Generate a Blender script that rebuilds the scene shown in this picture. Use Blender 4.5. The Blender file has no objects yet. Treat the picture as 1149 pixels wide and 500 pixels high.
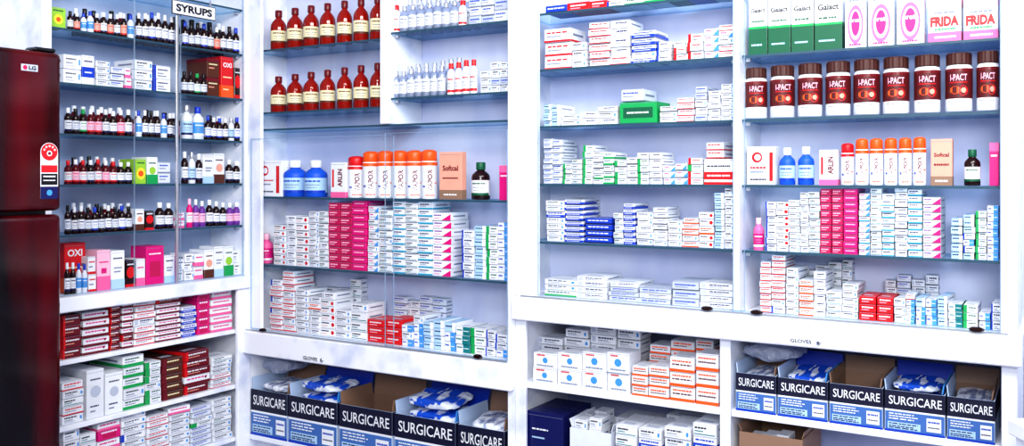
import bpy, bmesh, math, random
from mathutils import Vector, noise
random.seed(5)
R=random.uniform
F=1023.0; CX=574.5; HY=198.0; EYE=1.55; WF=.03
sc=bpy.context.scene
COL=sc.collection
sc.view_settings.view_transform='Standard'
try: sc.view_settings.look='Medium High Contrast'
except Exception as ex: print("look",ex)

# ------------------------------------------------------------------ camera
cd=bpy.data.cameras.new("camera"); cam=bpy.data.objects.new("camera",cd); COL.objects.link(cam)
cd.sensor_width=36; cd.lens=36*F/1149; cd.shift_y=-52/1149
cam.location=(0,0,EYE); cam.rotation_euler=(math.pi/2,0,0); sc.camera=cam
cd.clip_start=.02

# ------------------------------------------------------------------ materials
PAL=dict(white=(236,239,247),offwhite=(216,222,236),cream=(236,226,184),grey=(120,130,155),lgrey=(184,192,210),dgrey=(50,54,72),
 black=(10,10,16),navy=(14,20,84),blue=(22,62,186),skyb=(66,146,220),pale=(172,206,238),cyan=(20,160,200),teal=(0,116,122),
 green=(14,156,82),dgreen=(6,88,60),lime=(150,200,60),red=(208,20,30),crimson=(186,14,84),magenta=(214,20,122),pink=(236,100,160),
 lpink=(246,186,210),purple=(110,50,150),orange=(244,88,26),salmon=(226,160,140),maroon=(108,12,32),brown=(86,40,26),amber=(140,18,6),
 dbrown=(34,12,14),capred=(104,12,22),yellow=(245,215,60),silver=(190,195,205),teale=(40,74,94),lidbr=(66,30,26),
 cardb=(180,200,230),kraft=(140,110,92),brightblue=(20,86,210),liqred=(90,8,20),panelb=(66,108,178),jarlab=(84,16,22),bandn=(14,16,48))
GLOSS={'amber':.08,'dbrown':.18,'liqred':.12,'capred':.35,'black':.35,'silver':.3,'orange':.35,'blue':.35,'navy':.35,'red':.4,'magenta':.4}
MC={}
def lin(c):
    return tuple(((v/255/12.92) if v/255<=.04045 else ((v/255+.055)/1.055)**2.4) for v in c)+(1,)
def M(k):
    if k in MC: return MC[k]
    m=bpy.data.materials.new(k+"_surface"); m.use_nodes=True
    nt=m.node_tree; b=nt.nodes["Principled BSDF"]
    c=lin(PAL[k]); b.inputs["Roughness"].default_value=GLOSS.get(k,.5)
    b.inputs["Specular IOR Level"].default_value=.4
    tc=nt.nodes.new("ShaderNodeTexCoord"); n=nt.nodes.new("ShaderNodeTexNoise"); n.inputs["Scale"].default_value=25
    mx=nt.nodes.new("ShaderNodeMix"); mx.data_type='RGBA'
    mx.inputs[6].default_value=tuple(x*.88 for x in c[:3])+(1,); mx.inputs[7].default_value=tuple(min(1,x*1.06) for x in c[:3])+(1,)
    nt.links.new(tc.outputs["Object"],n.inputs["Vector"]); nt.links.new(n.outputs["Fac"],mx.inputs[0]); nt.links.new(mx.outputs[2],b.inputs["Base Color"])
    if k=='silver': b.inputs["Metallic"].default_value=.7
    if k=='white':   # cardboard whites differ slightly from pack to pack
        oi=nt.nodes.new("ShaderNodeObjectInfo"); hs=nt.nodes.new("ShaderNodeMapRange"); hs.inputs[3].default_value=.86; hs.inputs[4].default_value=1.0
        ml=nt.nodes.new("ShaderNodeVectorMath"); ml.operation='SCALE'
        nt.links.new(oi.outputs["Random"],hs.inputs[0]); nt.links.new(mx.outputs[2],ml.inputs[0]); nt.links.new(hs.outputs[0],ml.inputs[3]); nt.links.new(ml.outputs[0],b.inputs["Base Color"])
    MC[k]=m; return m
def custom(name,c1,c2,scale,rough=.5,detail=4,stretch=(1,1,1),lo=.35,hi=.65,coat=0,spec=.5):
    m=bpy.data.materials.new(name); m.use_nodes=True; nt=m.node_tree; b=nt.nodes["Principled BSDF"]
    tc=nt.nodes.new("ShaderNodeTexCoord"); mp=nt.nodes.new("ShaderNodeMapping"); mp.inputs["Scale"].default_value=stretch
    n=nt.nodes.new("ShaderNodeTexNoise"); n.inputs["Scale"].default_value=scale; n.inputs["Detail"].default_value=detail
    r=nt.nodes.new("ShaderNodeValToRGB"); r.color_ramp.elements[0].position=lo; r.color_ramp.elements[1].position=hi
    r.color_ramp.elements[0].color=lin(c1); r.color_ramp.elements[1].color=lin(c2)
    L=nt.links.new; L(tc.outputs["Object"],mp.inputs[0]); L(mp.outputs[0],n.inputs["Vector"]); L(n.outputs["Fac"],r.inputs[0]); L(r.outputs[0],b.inputs["Base Color"])
    b.inputs["Roughness"].default_value=rough; b.inputs["Coat Weight"].default_value=coat; b.inputs["Specular IOR Level"].default_value=spec
    MC[name]=m; return m
custom("painted_wood",(204,211,234),(238,241,250),9,.35,7,(1,1,1),.3,.5)
custom("lav",(192,200,234),(220,225,246),4,.22,4,(1,1,.35),.35,.65)
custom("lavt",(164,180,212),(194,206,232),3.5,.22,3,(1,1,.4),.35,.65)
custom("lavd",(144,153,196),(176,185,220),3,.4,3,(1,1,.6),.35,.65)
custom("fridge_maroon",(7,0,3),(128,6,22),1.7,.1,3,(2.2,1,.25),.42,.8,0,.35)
custom("wall_paint",(205,213,240),(222,228,248),3,.7)
custom("floor_tile",(150,150,165),(175,175,190),6,.3)
custom("printed_film",(24,84,205),(225,232,246),34,.25,1,(1,.25,1),.5,.54)
custom("white_film",(120,132,170),(236,240,250),36,.2,4,(1,.5,1),.38,.58)
custom("dark_film",(40,42,60),(170,172,190),32,.25,3,(1,.5,1),.45,.62)
def glassmat(name,tint,fac,body=0,bodyc=(200,225,245),rough=.02):
    m=bpy.data.materials.new(name); m.use_nodes=True; nt=m.node_tree; nt.nodes.clear()
    o=nt.nodes.new("ShaderNodeOutputMaterial"); t=nt.nodes.new("ShaderNodeBsdfTransparent"); g=nt.nodes.new("ShaderNodeBsdfGlossy")
    t.inputs[0].default_value=lin(tint); g.inputs["Roughness"].default_value=rough
    a=nt.nodes.new("ShaderNodeMixShader"); a.inputs[0].default_value=fac
    L=nt.links.new; L(t.outputs[0],a.inputs[1]); L(g.outputs[0],a.inputs[2]); last=a
    if body:
        d=nt.nodes.new("ShaderNodeBsdfDiffuse"); d.inputs[0].default_value=lin(bodyc)
        b=nt.nodes.new("ShaderNodeMixShader"); b.inputs[0].default_value=body; L(a.outputs[0],b.inputs[1]); L(d.outputs[0],b.inputs[2]); last=b
    L(last.outputs[0],o.inputs[0]); MC[name]=m; return m
glassmat("shelf_glass",(222,238,248),.05,.12)
glassmat("rim_glass",(215,232,245),.12,.22,(205,222,240))
glassmat("clear_plastic",(225,230,242),.1,.5,(186,194,216),.2)
glassmat("vial_glass",(205,216,235),.1,.4,(180,192,220),.1)

# ------------------------------------------------------------------ mesh builder
TC={}
def tgeo(s,bold):
    k=(s,bold)
    if k in TC: return TC[k]
    cu=bpy.data.curves.new("tmp",'FONT'); cu.body=s; cu.size=1; cu.resolution_u=3; cu.offset=bold
    ob=bpy.data.objects.new("tmp",cu); COL.objects.link(ob); dg=bpy.context.evaluated_depsgraph_get(); dg.update()
    me=bpy.data.meshes.new_from_object(ob.evaluated_get(dg))
    v=[(p.co.x,p.co.y) for p in me.vertices]; f=[tuple(p.vertices) for p in me.polygons]
    bpy.data.objects.remove(ob); bpy.data.curves.remove(cu); bpy.data.meshes.remove(me)
    x0=min(a for a,_ in v);x1=max(a for a,_ in v);y0=min(b for _,b in v);y1=max(b for _,b in v)
    TC[k]=([((a-x0)/(x1-x0)-.5,(b-y0)/(y1-y0)-.5) for a,b in v],f,(x1-x0)/(y1-y0)); return TC[k]
class MB:
    def __init__(s): s.v=[];s.f=[];s.m=[];s.sm=[];s.mats=[]
    def mi(s,k):
        if k not in s.mats: s.mats.append(k)
        return s.mats.index(k)
    def add(s,vs,fs,mat,smooth=False):
        o=len(s.v); s.v+=vs; i=s.mi(mat)
        for f in fs: s.f.append(tuple(a+o for a in f)); s.m.append(i); s.sm.append(smooth)
    def box(s,x0,x1,y0,y1,z0,z1,mat,bev=0,seg=1):
        if bev<=0:
            vs=[(x,y,z) for z in (z0,z1) for y in (y0,y1) for x in (x0,x1)]
            s.add(vs,[(0,1,5,4),(1,3,7,5),(3,2,6,7),(2,0,4,6),(4,5,7,6),(0,2,3,1)],mat); return
        bm=bmesh.new(); bmesh.ops.create_cube(bm,size=1)
        for v in bm.verts: v.co=Vector(((x0+x1)/2+v.co.x*(x1-x0),(y0+y1)/2+v.co.y*(y1-y0),(z0+z1)/2+v.co.z*(z1-z0)))
        bmesh.ops.bevel(bm,geom=bm.edges[:],offset=bev,segments=seg,affect='EDGES',profile=.5)
        bm.verts.index_update(); s.add([tuple(v.co) for v in bm.verts],[tuple(v.index for v in f.verts) for f in bm.faces],mat); bm.free()
    def rect(s,x0,x1,z0,z1,mat,y=-.0005,cyl=None):
        if cyl is None: s.add([(x0,y,z0),(x1,y,z0),(x1,y,z1),(x0,y,z1)],[(0,1,2,3)],mat)
        else:
            n=max(1,int((x1-x0)/cyl/.25)+1); vs=[];fs=[]
            for i in range(n+1):
                a=(x0+(x1-x0)*i/n)/cyl
                vs+=[(cyl*math.sin(a),-cyl*math.cos(a),z0),(cyl*math.sin(a),-cyl*math.cos(a),z1)]
            for i in range(n): fs.append((2*i,2*i+2,2*i+3,2*i+1))
            s.add(vs,fs,mat)
    def text(s,t,cx,cz,wd,ht,mat,y=-.0008,rot=0,cyl=None,bold=.015,shear=0):
        vs,fs,asp=tgeo(t,bold); out=[]
        if not ht: ht=wd/asp
        for a,b in vs:
            a2,b2=a*wd+b*shear*ht,b*ht
            if rot: a2,b2=-b2,a2
            x=cx+a2; z=cz+b2
            out.append((x,y,z) if cyl is None else (cyl*math.sin(x/cyl),-cyl*math.cos(x/cyl),z))
        s.add(out,fs,mat)
    def oval(s,cx,cz,rx,rz,mat,y=-.0007,cyl=None,n=18):
        p=[(cx+rx*math.cos(2*math.pi*i/n),cz+rz*math.sin(2*math.pi*i/n)) for i in range(n)]
        s.add([(a,y,b) if cyl is None else (cyl*math.sin(a/cyl),-cyl*math.cos(a/cyl),b) for a,b in p],[tuple(range(n))],mat)
    def bars(s,x0,x1,z,hh,mat,y=-.0008,cyl=None):
        x=x0; k=R(.08,.2)
        while x<x1-.0005:
            l=min(R(.6,1.6)*k*(x1-x0),x1-x); s.rect(x,x+l*.82,z-hh/2,z+hh/2,mat,y,cyl); x+=l
    def lathe(s,pr,mat,seg=20,smooth=True,ridge=0,cx=0,cy=0):
        vs=[];fs=[];n=len(pr)
        for r,z in pr:
            for j in range(seg):
                a=2*math.pi*j/seg; rr=r*(1-(ridge if j%2 else 0)); vs.append((cx+rr*math.cos(a),cy+rr*math.sin(a),z))
        for i in range(n-1):
            for j in range(seg): fs.append((i*seg+j,i*seg+(j+1)%seg,(i+1)*seg+(j+1)%seg,(i+1)*seg+j))
        s.add(vs,fs,mat,smooth)
        if pr[0][0]>0: s.add([vs[j] for j in range(seg)][::-1],[tuple(range(seg))],mat)
        if pr[-1][0]>0: s.add([vs[(n-1)*seg+j] for j in range(seg)],[tuple(range(seg))],mat)
    def mesh(s,name):
        me=bpy.data.meshes.new(name); me.from_pydata(s.v,[],s.f)
        for k in s.mats: me.materials.append(MC[k] if k in MC else M(k))
        me.polygons.foreach_set("material_index",s.m); me.polygons.foreach_set("use_smooth",s.sm); me.update(); return me

def LB(desc,where=""):
    t=(desc+", "+where) if where else desc
    return t if len(t.replace(","," ").replace("-"," ").split())<=12 else desc
def obj(name,me,loc=(0,0,0),rz=0,parent=None,label=None,cat=None,group=None):
    o=bpy.data.objects.new(name,me); COL.objects.link(o)
    if parent: o.parent=parent
    o.location=loc; o.rotation_euler[2]=rz
    if label: o["label"]=label
    if cat and not parent: o["category"]=cat
    if group: o["group"]=group
    return o

# ------------------------------------------------------------------ walls coordinate frames
class Wall:
    def __init__(s,c,e,n): s.c=c;s.e=e;s.n=n;s.rz=math.atan2(e[1],e[0])
    def u(s,x,w=0):
        t=(x-CX)/F; ax=s.c[0]+w*s.n[0]; ay=s.c[1]+w*s.n[1]
        return -(ax-t*ay)/(s.e[0]-t*s.e[1])
    def Y(s,x,w=0): return s.c[1]+s.u(x,w)*s.e[1]+w*s.n[1]
    def dz(s,x,y,w=0): return (HY-y)*s.Y(x,w)/F
    def p(s,u,w,dz): return (s.c[0]+u*s.e[0]+w*s.n[0],s.c[1]+u*s.e[1]+w*s.n[1],EYE+dz)
EX=(1674.5/1962.26,-1023/1962.26); NX=(-EX[1],EX[0])
C0=((278-CX)/F*5040/1378,5040/1378)
BW=Wall(C0,EX,NX)                       # long wall
LW=Wall(C0,NX,(-NX[1],NX[0]))           # side wall

# ------------------------------------------------------------------ cartons
S={}
def sty(k,base,deco,name,label): S[k]=(base,deco,name,label)
sty('w1','white',[('r',0,.13,0,1,'blue'),('b',.22,.85,.68,'navy'),('b',.22,.6,.4,'grey'),('b',.22,.75,.2,'grey')],'tablet_carton',"small white tablet carton with blue end block")
sty('w2','white',[('b',.1,.7,.7,'dgrey'),('b',.1,.5,.42,'grey'),('b',.1,.6,.22,'lgrey'),('r',.84,.93,.3,.7,'skyb')],'pill_carton',"small white pill carton with grey print")
sty('w3','white',[('r',0,1,0,.2,'cyan'),('b',.1,.75,.68,'navy'),('b',.1,.55,.42,'grey')],'tablet_carton',"small white tablet carton with cyan base stripe")
sty('w4','offwhite',[('b',.08,.8,.7,'blue'),('b',.08,.6,.42,'grey'),('r',.0,1,.0,.1,'grey')],'capsule_carton',"pale medicine carton with blue lettering")
sty('w5','white',[('o',.85,.5,.26,'red'),('b',.08,.6,.68,'dgrey'),('b',.08,.5,.3,'salmon')],'tablet_carton',"small white tablet carton with red dot")
sty('w6','white',[('r',.04,.96,.12,.2,'teal'),('b',.08,.6,.66,'black'),('b',.08,.45,.4,'teal')],'strip_carton',"small white carton with thin teal line")
sty('w7','pale',[('b',.1,.8,.6,'navy'),('r',.7,1,0,1,'white')],'strip_carton',"pale blue and white medicine carton")
sty('w8','white',[('b',.3,.9,.66,'navy'),('b',.3,.7,.4,'grey'),('b',.3,.8,.2,'lgrey'),('r',.05,.2,.2,.8,'lgrey')],'blister_carton',"plain white blister carton with dark lettering")
sty('w9','white',[('b',.1,.5,.7,'magenta'),('b',.1,.8,.35,'grey'),('tri',.6,1,'skyb')],'strip_carton',"white carton with sky blue corner")
sty('wr','white',[('r',.0,.2,.0,1,'red'),('b',.33,.9,.68,'red'),('b',.33,.75,.3,'dgrey')],'capsule_carton',"small white capsule carton with red end block")
sty('wr2','white',[('b',.1,.9,.7,'red'),('b',.1,.65,.42,'grey'),('r',0,1,0,.14,'red')],'capsule_carton',"white capsule carton with red lettering")
sty('wg','white',[('r',.0,.26,.0,1,'green'),('b',.38,.92,.68,'dgreen'),('b',.38,.8,.3,'grey')],'capsule_carton',"small white carton with green end block")
sty('wg2','white',[('r',0,1,0,.3,'green'),('b',.1,.8,.72,'dgreen'),('b',.1,.6,.48,'grey')],'capsule_carton',"white medicine carton with green lower band")
sty('wp','white',[('tri',.5,1,'magenta'),('b',.08,.5,.66,'purple'),('b',.08,.4,.3,'pink')],'ointment_carton',"white ointment carton with magenta triangle")
sty('wk','white',[('r',0,1,0,.3,'pink'),('b',.1,.85,.68,'magenta')],'ointment_carton',"white ointment carton with pink band")
sty('wo','white',[('r',.0,1,.0,.2,'orange'),('b',.12,.88,.72,'orange'),('b',.12,.7,.48,'brown')],'capsule_carton',"white carton with orange lettering")
sty('wt','white',[('r',.5,1,.0,1,'teal'),('b',.07,.45,.6,'teal'),('b',.56,.92,.5,'white')],'ointment_carton',"teal and white ointment carton")
sty('wc','white',[('r',.55,1,.0,1,'skyb'),('b',.07,.4,.6,'blue'),('b',.6,.92,.5,'white')],'ointment_carton',"sky-blue and white ointment carton")
sty('mag','magenta',[('b',.15,.85,.6,'lpink'),('r',0,1,0,.1,'crimson')],'ointment_carton',"magenta medicine carton in a tall stack")
sty('cri','crimson',[('b',.12,.8,.62,'lpink'),('b',.12,.6,.32,'lpink')],'ointment_carton',"dark magenta medicine carton with pale lettering")
sty('red','red',[('b',.15,.85,.62,'white'),('b',.15,.6,.3,'lpink')],'capsule_carton',"bright red capsule carton with white lettering")
sty('blu','blue',[('b',.1,.9,.6,'white'),('r',0,1,0,.2,'navy')],'capsule_carton',"royal blue medicine carton with white lettering")
sty('wb2','white',[('r',0,1,0,.45,'blue'),('b',.1,.9,.72,'blue'),('b',.1,.8,.22,'white')],'capsule_carton',"white carton with deep blue lower half")
sty('mar','maroon',[('b',.12,.88,.65,'white'),('b',.12,.6,.35,'salmon'),('r',0,.12,0,1,'red')],'capsule_carton',"dark maroon medicine carton with white lettering")
sty('wm','white',[('r',0,1,.0,.3,'maroon'),('b',.1,.9,.7,'magenta'),('o',.82,.62,.14,'maroon')],'capsule_carton',"white and maroon medicine carton")
sty('brn','brown',[('b',.1,.8,.6,'cream'),('r',0,.2,0,1,'maroon')],'capsule_carton',"brown medicine carton with cream lettering")
sty('dgr','dgreen',[('b',.1,.9,.6,'lime'),('r',0,1,0,.15,'green')],'capsule_carton',"dark green medicine carton")
sty('sals','white',[('b',.2,.8,.8,'dgrey'),('b',.2,.7,.25,'navy'),('b',.2,.5,.15,'grey'),('o',.5,.55,.12,'lgrey')],'lotion_carton',"plain white lotion carton with dark lettering")
sty('cube','white',[('o',.5,.52,.2,'skyb'),('b',.15,.85,.16,'grey'),('b',.15,.5,.86,'red')],'dressing_carton',"white dressing carton with blue round emblem")
sty('oran','white',[('b',.1,.9,.74,'orange'),('b',.1,.9,.5,'brown'),('r',0,1,0,.2,'orange')],'dressing_carton',"white dressing carton with orange lettering")
sty('oxi','red',[('t','OXI',.5,.8,.7,'white'),('r',0,1,.0,.3,'orange'),('b',.15,.85,.5,'cream'),('b',.15,.6,.2,'cream')],'syrup_carton',"red and orange syrup carton with white lettering")
sty('oxb','brown',[('b',.15,.85,.7,'cream'),('b',.15,.6,.5,'salmon'),('r',0,1,.82,1,'maroon')],'syrup_carton',"brown syrup carton with cream lettering")
sty('pnk','lpink',[('r',0,1,0,.35,'pink'),('b',.15,.85,.7,'magenta'),('r',.3,.7,.42,.55,'magenta')],'syrup_carton',"pink syrup carton with magenta print")
sty('drk','dbrown',[('o',.5,.55,.22,'red'),('b',.15,.85,.85,'white'),('r',0,1,0,.12,'red')],'syrup_carton',"dark syrup carton with red emblem")
sty('mgs','magenta',[('b',.15,.85,.8,'white'),('r',.2,.8,.2,.6,'crimson')],'syrup_carton',"magenta syrup carton")
sty('sw','white',[('b',.15,.85,.8,'navy'),('r',0,1,0,.25,'pale'),('b',.2,.8,.55,'grey'),('b',.2,.7,.45,'grey')],'syrup_carton',"upright white syrup carton with pale blue base")
sty('sg','white',[('r',0,1,0,.35,'green'),('b',.15,.85,.78,'dgreen'),('o',.5,.5,.14,'lime')],'syrup_carton',"upright white syrup carton with green base")
sty('sb','white',[('r',0,1,0,.3,'brown'),('b',.15,.85,.78,'brown'),('o',.5,.52,.14,'salmon')],'syrup_carton',"upright white syrup carton with brown base")
sty('sbl','white',[('r',0,1,.25,.6,'blue'),('b',.15,.85,.8,'navy'),('b',.2,.8,.42,'white')],'syrup_carton',"upright white syrup carton with blue band")
sty('pine','lime',[('o',.5,.42,.24,'yellow'),('o',.5,.42,.12,'orange'),('b',.15,.85,.85,'dgreen')],'syrup_carton',"green syrup carton with yellow fruit print")
sty('remi','white',[('o',.36,.72,.14,'red'),('o',.38,.72,.085,'white'),('b',.12,.7,.45,'red'),('b',.12,.6,.34,'grey'),('r',.8,.92,.1,.85,'red'),('b',.12,.7,.14,'dgrey')],'tube_carton',"white carton with small red ring emblem")
sty('babin','white',[('r',0,1,0,.16,'pink'),('t^','ARLIN',.62,.56,.5,'maroon'),('r',.1,.22,.3,.8,'red')],'tube_carton',"white carton with pink base and vertical lettering")
sty('soft','salmon',[('t','Softcal',.5,.66,.7,'maroon'),('b',.15,.85,.45,'maroon'),('r',0,1,0,.2,'kraft'),('b',.2,.8,.1,'white')],'supplement_carton',"salmon supplement carton with dark lettering")
sty('pinkb','magenta',[('b',.15,.85,.7,'white'),('r',0,1,.8,1,'pink')],'supplement_carton',"small bright pink carton")
sty('gal','white',[('r',0,1,0,.42,'dgreen'),('t','Galact',.5,.72,.78,'black'),('b',.15,.85,.54,'dgreen'),('b',.15,.75,.16,'pale'),('r',0,1,.42,.46,'green')],'powder_carton',"white carton with green lower half and dark lettering")
sty('ovl','white',[('O',.5,.46,.38,.38,'pink'),('O',.5,.46,.3,.3,'lpink'),('O',.5,.48,.2,.24,'magenta'),('t','oreta',.5,.54,.6,'white'),('b',.2,.8,.07,'magenta'),('b',.2,.8,.93,'grey')],'soap_carton',"white carton with tall pink oval")
sty('fri','white',[('T','FRIDA',.5,.42,.86,'red'),('r',0,1,.72,1,'lpink'),('b',.2,.85,.26,'green'),('r',0,1,0,.2,'pink'),('b',.2,.85,.6,'grey'),('b',.2,.85,.1,'white')],'soap_carton',"white and pink carton with bold red lettering")
sty('maxo','white',[('r',0,1,.2,.5,'red'),('b',.1,.9,.72,'dgrey'),('b',.1,.9,.35,'white'),('r',0,1,0,.1,'red')],'capsule_carton',"larger white carton with wide red band")
sty('grnb','green',[('r',.1,.9,.25,.75,'dgreen'),('b',.2,.8,.5,'white')],'capsule_carton',"dark green medicine carton")
sty('sil','lgrey',[('b',.1,.9,.6,'blue'),('b',.1,.6,.3,'grey')],'strip_carton',"silver-grey medicine carton")
sty('navyb','navy',[('b',.15,.6,.7,'white'),('b',.15,.5,.55,'pale')],'storage_carton',"dark navy cardboard storage carton")
CMC={}
def carton_mesh(w,d,h,k):
    key=(round(w,3),round(d,2),round(h*500)/500,k)
    if key in CMC: return CMC[key]
    base,deco,name,_=S[k]; b=MB()
    b.box(-w/2,w/2,0,d,0,h,base,min(.0012,h*.05))
    b.rect(-w/2+.001,w/2-.001,h*.94,h*.94+.0009,'grey',-.0004)
    b.add([(-w/2+.002,d*.5,h+.0003),(w/2-.002,d*.5,h+.0003),(w/2-.002,d*.5+.001,h+.0003),(-w/2+.002,d*.5+.001,h+.0003)],[(0,1,2,3)],'lgrey')
    for i,q in enumerate(deco):
        y=-.0005-.00012*i
        if q[0]=='r':
            x0,x1=-w/2+q[1]*w,-w/2+q[2]*w; z0,z1=q[3]*h,q[4]*h
            b.rect(x0,x1,z0,z1,q[5],y)
            e=.0003+.00003*i
            if q[2]==1: b.add([(w/2+e,0,z0),(w/2+e,d,z0),(w/2+e,d,z1),(w/2+e,0,z1)],[(0,1,2,3)],q[5])
            if q[1]==0: b.add([(-w/2-e,d,z0),(-w/2-e,0,z0),(-w/2-e,0,z1),(-w/2-e,d,z1)],[(0,1,2,3)],q[5])
        elif q[0]=='b': b.bars(-w/2+q[1]*w,-w/2+q[2]*w,q[3]*h,min((.17 if q[3]>.55 else .1)*h,.005),q[4],y)
        elif q[0]=='o': b.oval(-w/2+q[1]*w,q[2]*h,min(q[3]*h,w*.42),min(q[3]*h,w*.9),q[4],y)
        elif q[0]=='O': b.oval(-w/2+q[1]*w,q[2]*h,q[3]*w,q[4]*h,q[5],y,n=24)
        elif q[0]=='tri': b.add([(-w/2+q[1]*w,y,.02*h),(-w/2+q[2]*w,y,.02*h),(-w/2+q[2]*w,y,.85*h)],[(0,1,2)],q[3])
        elif q[0]=='t': b.text(q[1],-w/2+q[2]*w,q[3]*h,q[4]*w,None,q[5],y,bold=.03)
        elif q[0]=='T': b.text(q[1],-w/2+q[2]*w,q[3]*h,q[4]*w,w*.34,q[5],y,bold=.06)
        elif q[0]=='t^': b.text(q[1],-w/2+q[2]*w,q[3]*h,q[4]*h,w*.3,q[5],y,rot=1,bold=.03)
    if h<.06:
        for sx in (1,-1):
            b.add([(sx*(w/2+.0004),d*.15,h*.45),(sx*(w/2+.0004),d*.8,h*.45),(sx*(w/2+.0004),d*.8,h*.62),(sx*(w/2+.0004),d*.15,h*.62)],[(0,1,2,3)],'grey')
        b.add([(-w*.3,d*.15,h+.0004),(w*.25,d*.15,h+.0004),(w*.25,d*.3,h+.0004),(-w*.3,d*.3,h+.0004)],[(0,1,2,3)],'lgrey')
    CMC[key]=b.mesh(name); return CMC[key]
def carton(W,u,w,dz,wd,d,h,k,yaw=0,where="on glass shelf",group=None):
    me=carton_mesh(wd,d,h,k); nm=S[k][2]
    cat="storage box" if nm=='storage_carton' else "medicine box"
    return obj(nm,me,W.p(u,w,dz+.0006),W.rz+yaw,None,LB(S[k][3],where),cat,group)
def stack(W,dz,x0,x1,top,n,k,w=WF,d=.11,where="on glass shelf",group=None,mix=None,loose=1):
    xm=(x0+x1)/2; u0,u1=W.u(x0,w),W.u(x1,w); wd=u1-u0-.0012
    if wd<.008: return
    H=W.dz(xm,top,w)-dz; h=max(.008,H/n)
    zz=dz; wv=wd-.0008*(n>1)
    for i in range(n):
        kk=k if not mix or random.random()>.22 else random.choice(mix)
        hi=h*(R(.9,1.08) if mix and n>2 else 1); hi=round(hi*500)/500
        ww=round((wv-(R(0,.12)*wv if mix and random.random()<.25 else 0))*1000)/1000
        j=R(-.0008,.0008)*loose if n>1 else 0; yaw=R(-.008,.008)*loose if n>1 else R(-.008,.008)
        if mix and i==n-1 and random.random()<.2: yaw=R(-.15,.15)
        carton(W,(u0+u1)/2+j,w+(R(0,.008)*loose if n>1 else 0),zz,ww,d,hi-.001,kk,yaw,where,group)
        zz+=hi
def lerp(L,t):
    if len(L)==1: return L[0]
    t=max(0,min(.9999,t))*(len(L)-1); i=int(t); return L[i]+(L[i+1]-L[i])*(t-i)
def pile(W,dz,x0,x1,cw,tops,bh,styles,w=WF,d=.11,where="on glass shelf",group=None,jit=5):
    x=x0; n=max(1,round((x1-x0)/cw)); ws=[R(.85,1.15) for _ in range(n)]; t=sum(ws)
    for q in ws:
        xe=x+(x1-x0)*q/t; xm=(x+xe)/2
        bot=HY-dz*F/W.Y(xm,w); top=lerp(tops,(xm-x0)/(x1-x0))+R(-jit*.7,jit)
        k=max(1,round((bot-top)/(bh*R(.82,1.1)))); top=min(top,bot-bh*.7)
        s=random.choice(styles); stack(W,dz,x,xe,top,k,s,w,d,where,group,styles if k>1 else None); x=xe

# ------------------------------------------------------------------ bottles
BK=dict(
 amber=('syrup','amber','capred','cream','brown','amber_bottle',"amber glass bottle with cream label and red cap"),
 br_w=('syrup','dbrown','white','white','navy','syrup_bottle',"dark brown syrup bottle with white label"),
 br_o=('syrup','dbrown','white','salmon','red','syrup_bottle',"dark brown syrup bottle with salmon label"),
 br_b=('syrup','dbrown','blue','white','blue','syrup_bottle',"dark brown syrup bottle with blue cap"),
 br_g=('syrup','dbrown','green','white','green','syrup_bottle',"dark brown syrup bottle with green cap"),
 rd_w=('syrup','liqred','white','lpink','red','syrup_bottle',"deep red syrup bottle with white cap"),
 rd_r=('syrup','liqred','red','white','red','syrup_bottle',"deep red syrup bottle with red cap"),
 br_k=('syrup','dbrown','black','offwhite','dgrey','syrup_bottle',"dark syrup bottle with black cap"),
 wh_b=('syrup','offwhite','blue','skyb','white','syrup_bottle',"white plastic syrup bottle with blue cap"),
 wh_w=('syrup','white','silver','pale','navy','syrup_bottle',"white bottle with pale blue label"),
 pur=('syrup','purple','white','lpink','purple','syrup_bottle',"purple syrup bottle with pale label"),
 mgb=('syrup','magenta','lpink','white','magenta','syrup_bottle',"magenta bottle with white label"),
 pnkb=('syrup','pink','lpink','magenta','white','lotion_bottle',"pink lotion bottle with magenta label"),
 vial=('vial','vial_glass','silver','white','grey','glass_vial',"clear glass vial with white label"),
 vred=('vial','white','red','white','red','glass_vial',"white vial with red cap"),
 blub=('syrup','brightblue','white','pale','blue','antiseptic_bottle',"blue antiseptic bottle with white cap"),
 grnc=('syrup','dbrown','dgreen','white','dgreen','tonic_bottle',"dark bottle with green cap and white label"),
 spray=('spray','white','orange','white','red','vapour_spray',"white cylindrical spray bottle with orange cap"),
 spro=('spray','white','red','white','red','vapour_spray',"white cylindrical spray bottle with red cap"),
 jar=('jar','white','lidbr','jarlab','red','protein_jar',"protein jar with brown ridged cap, maroon label"),
)
BMC={}
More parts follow.
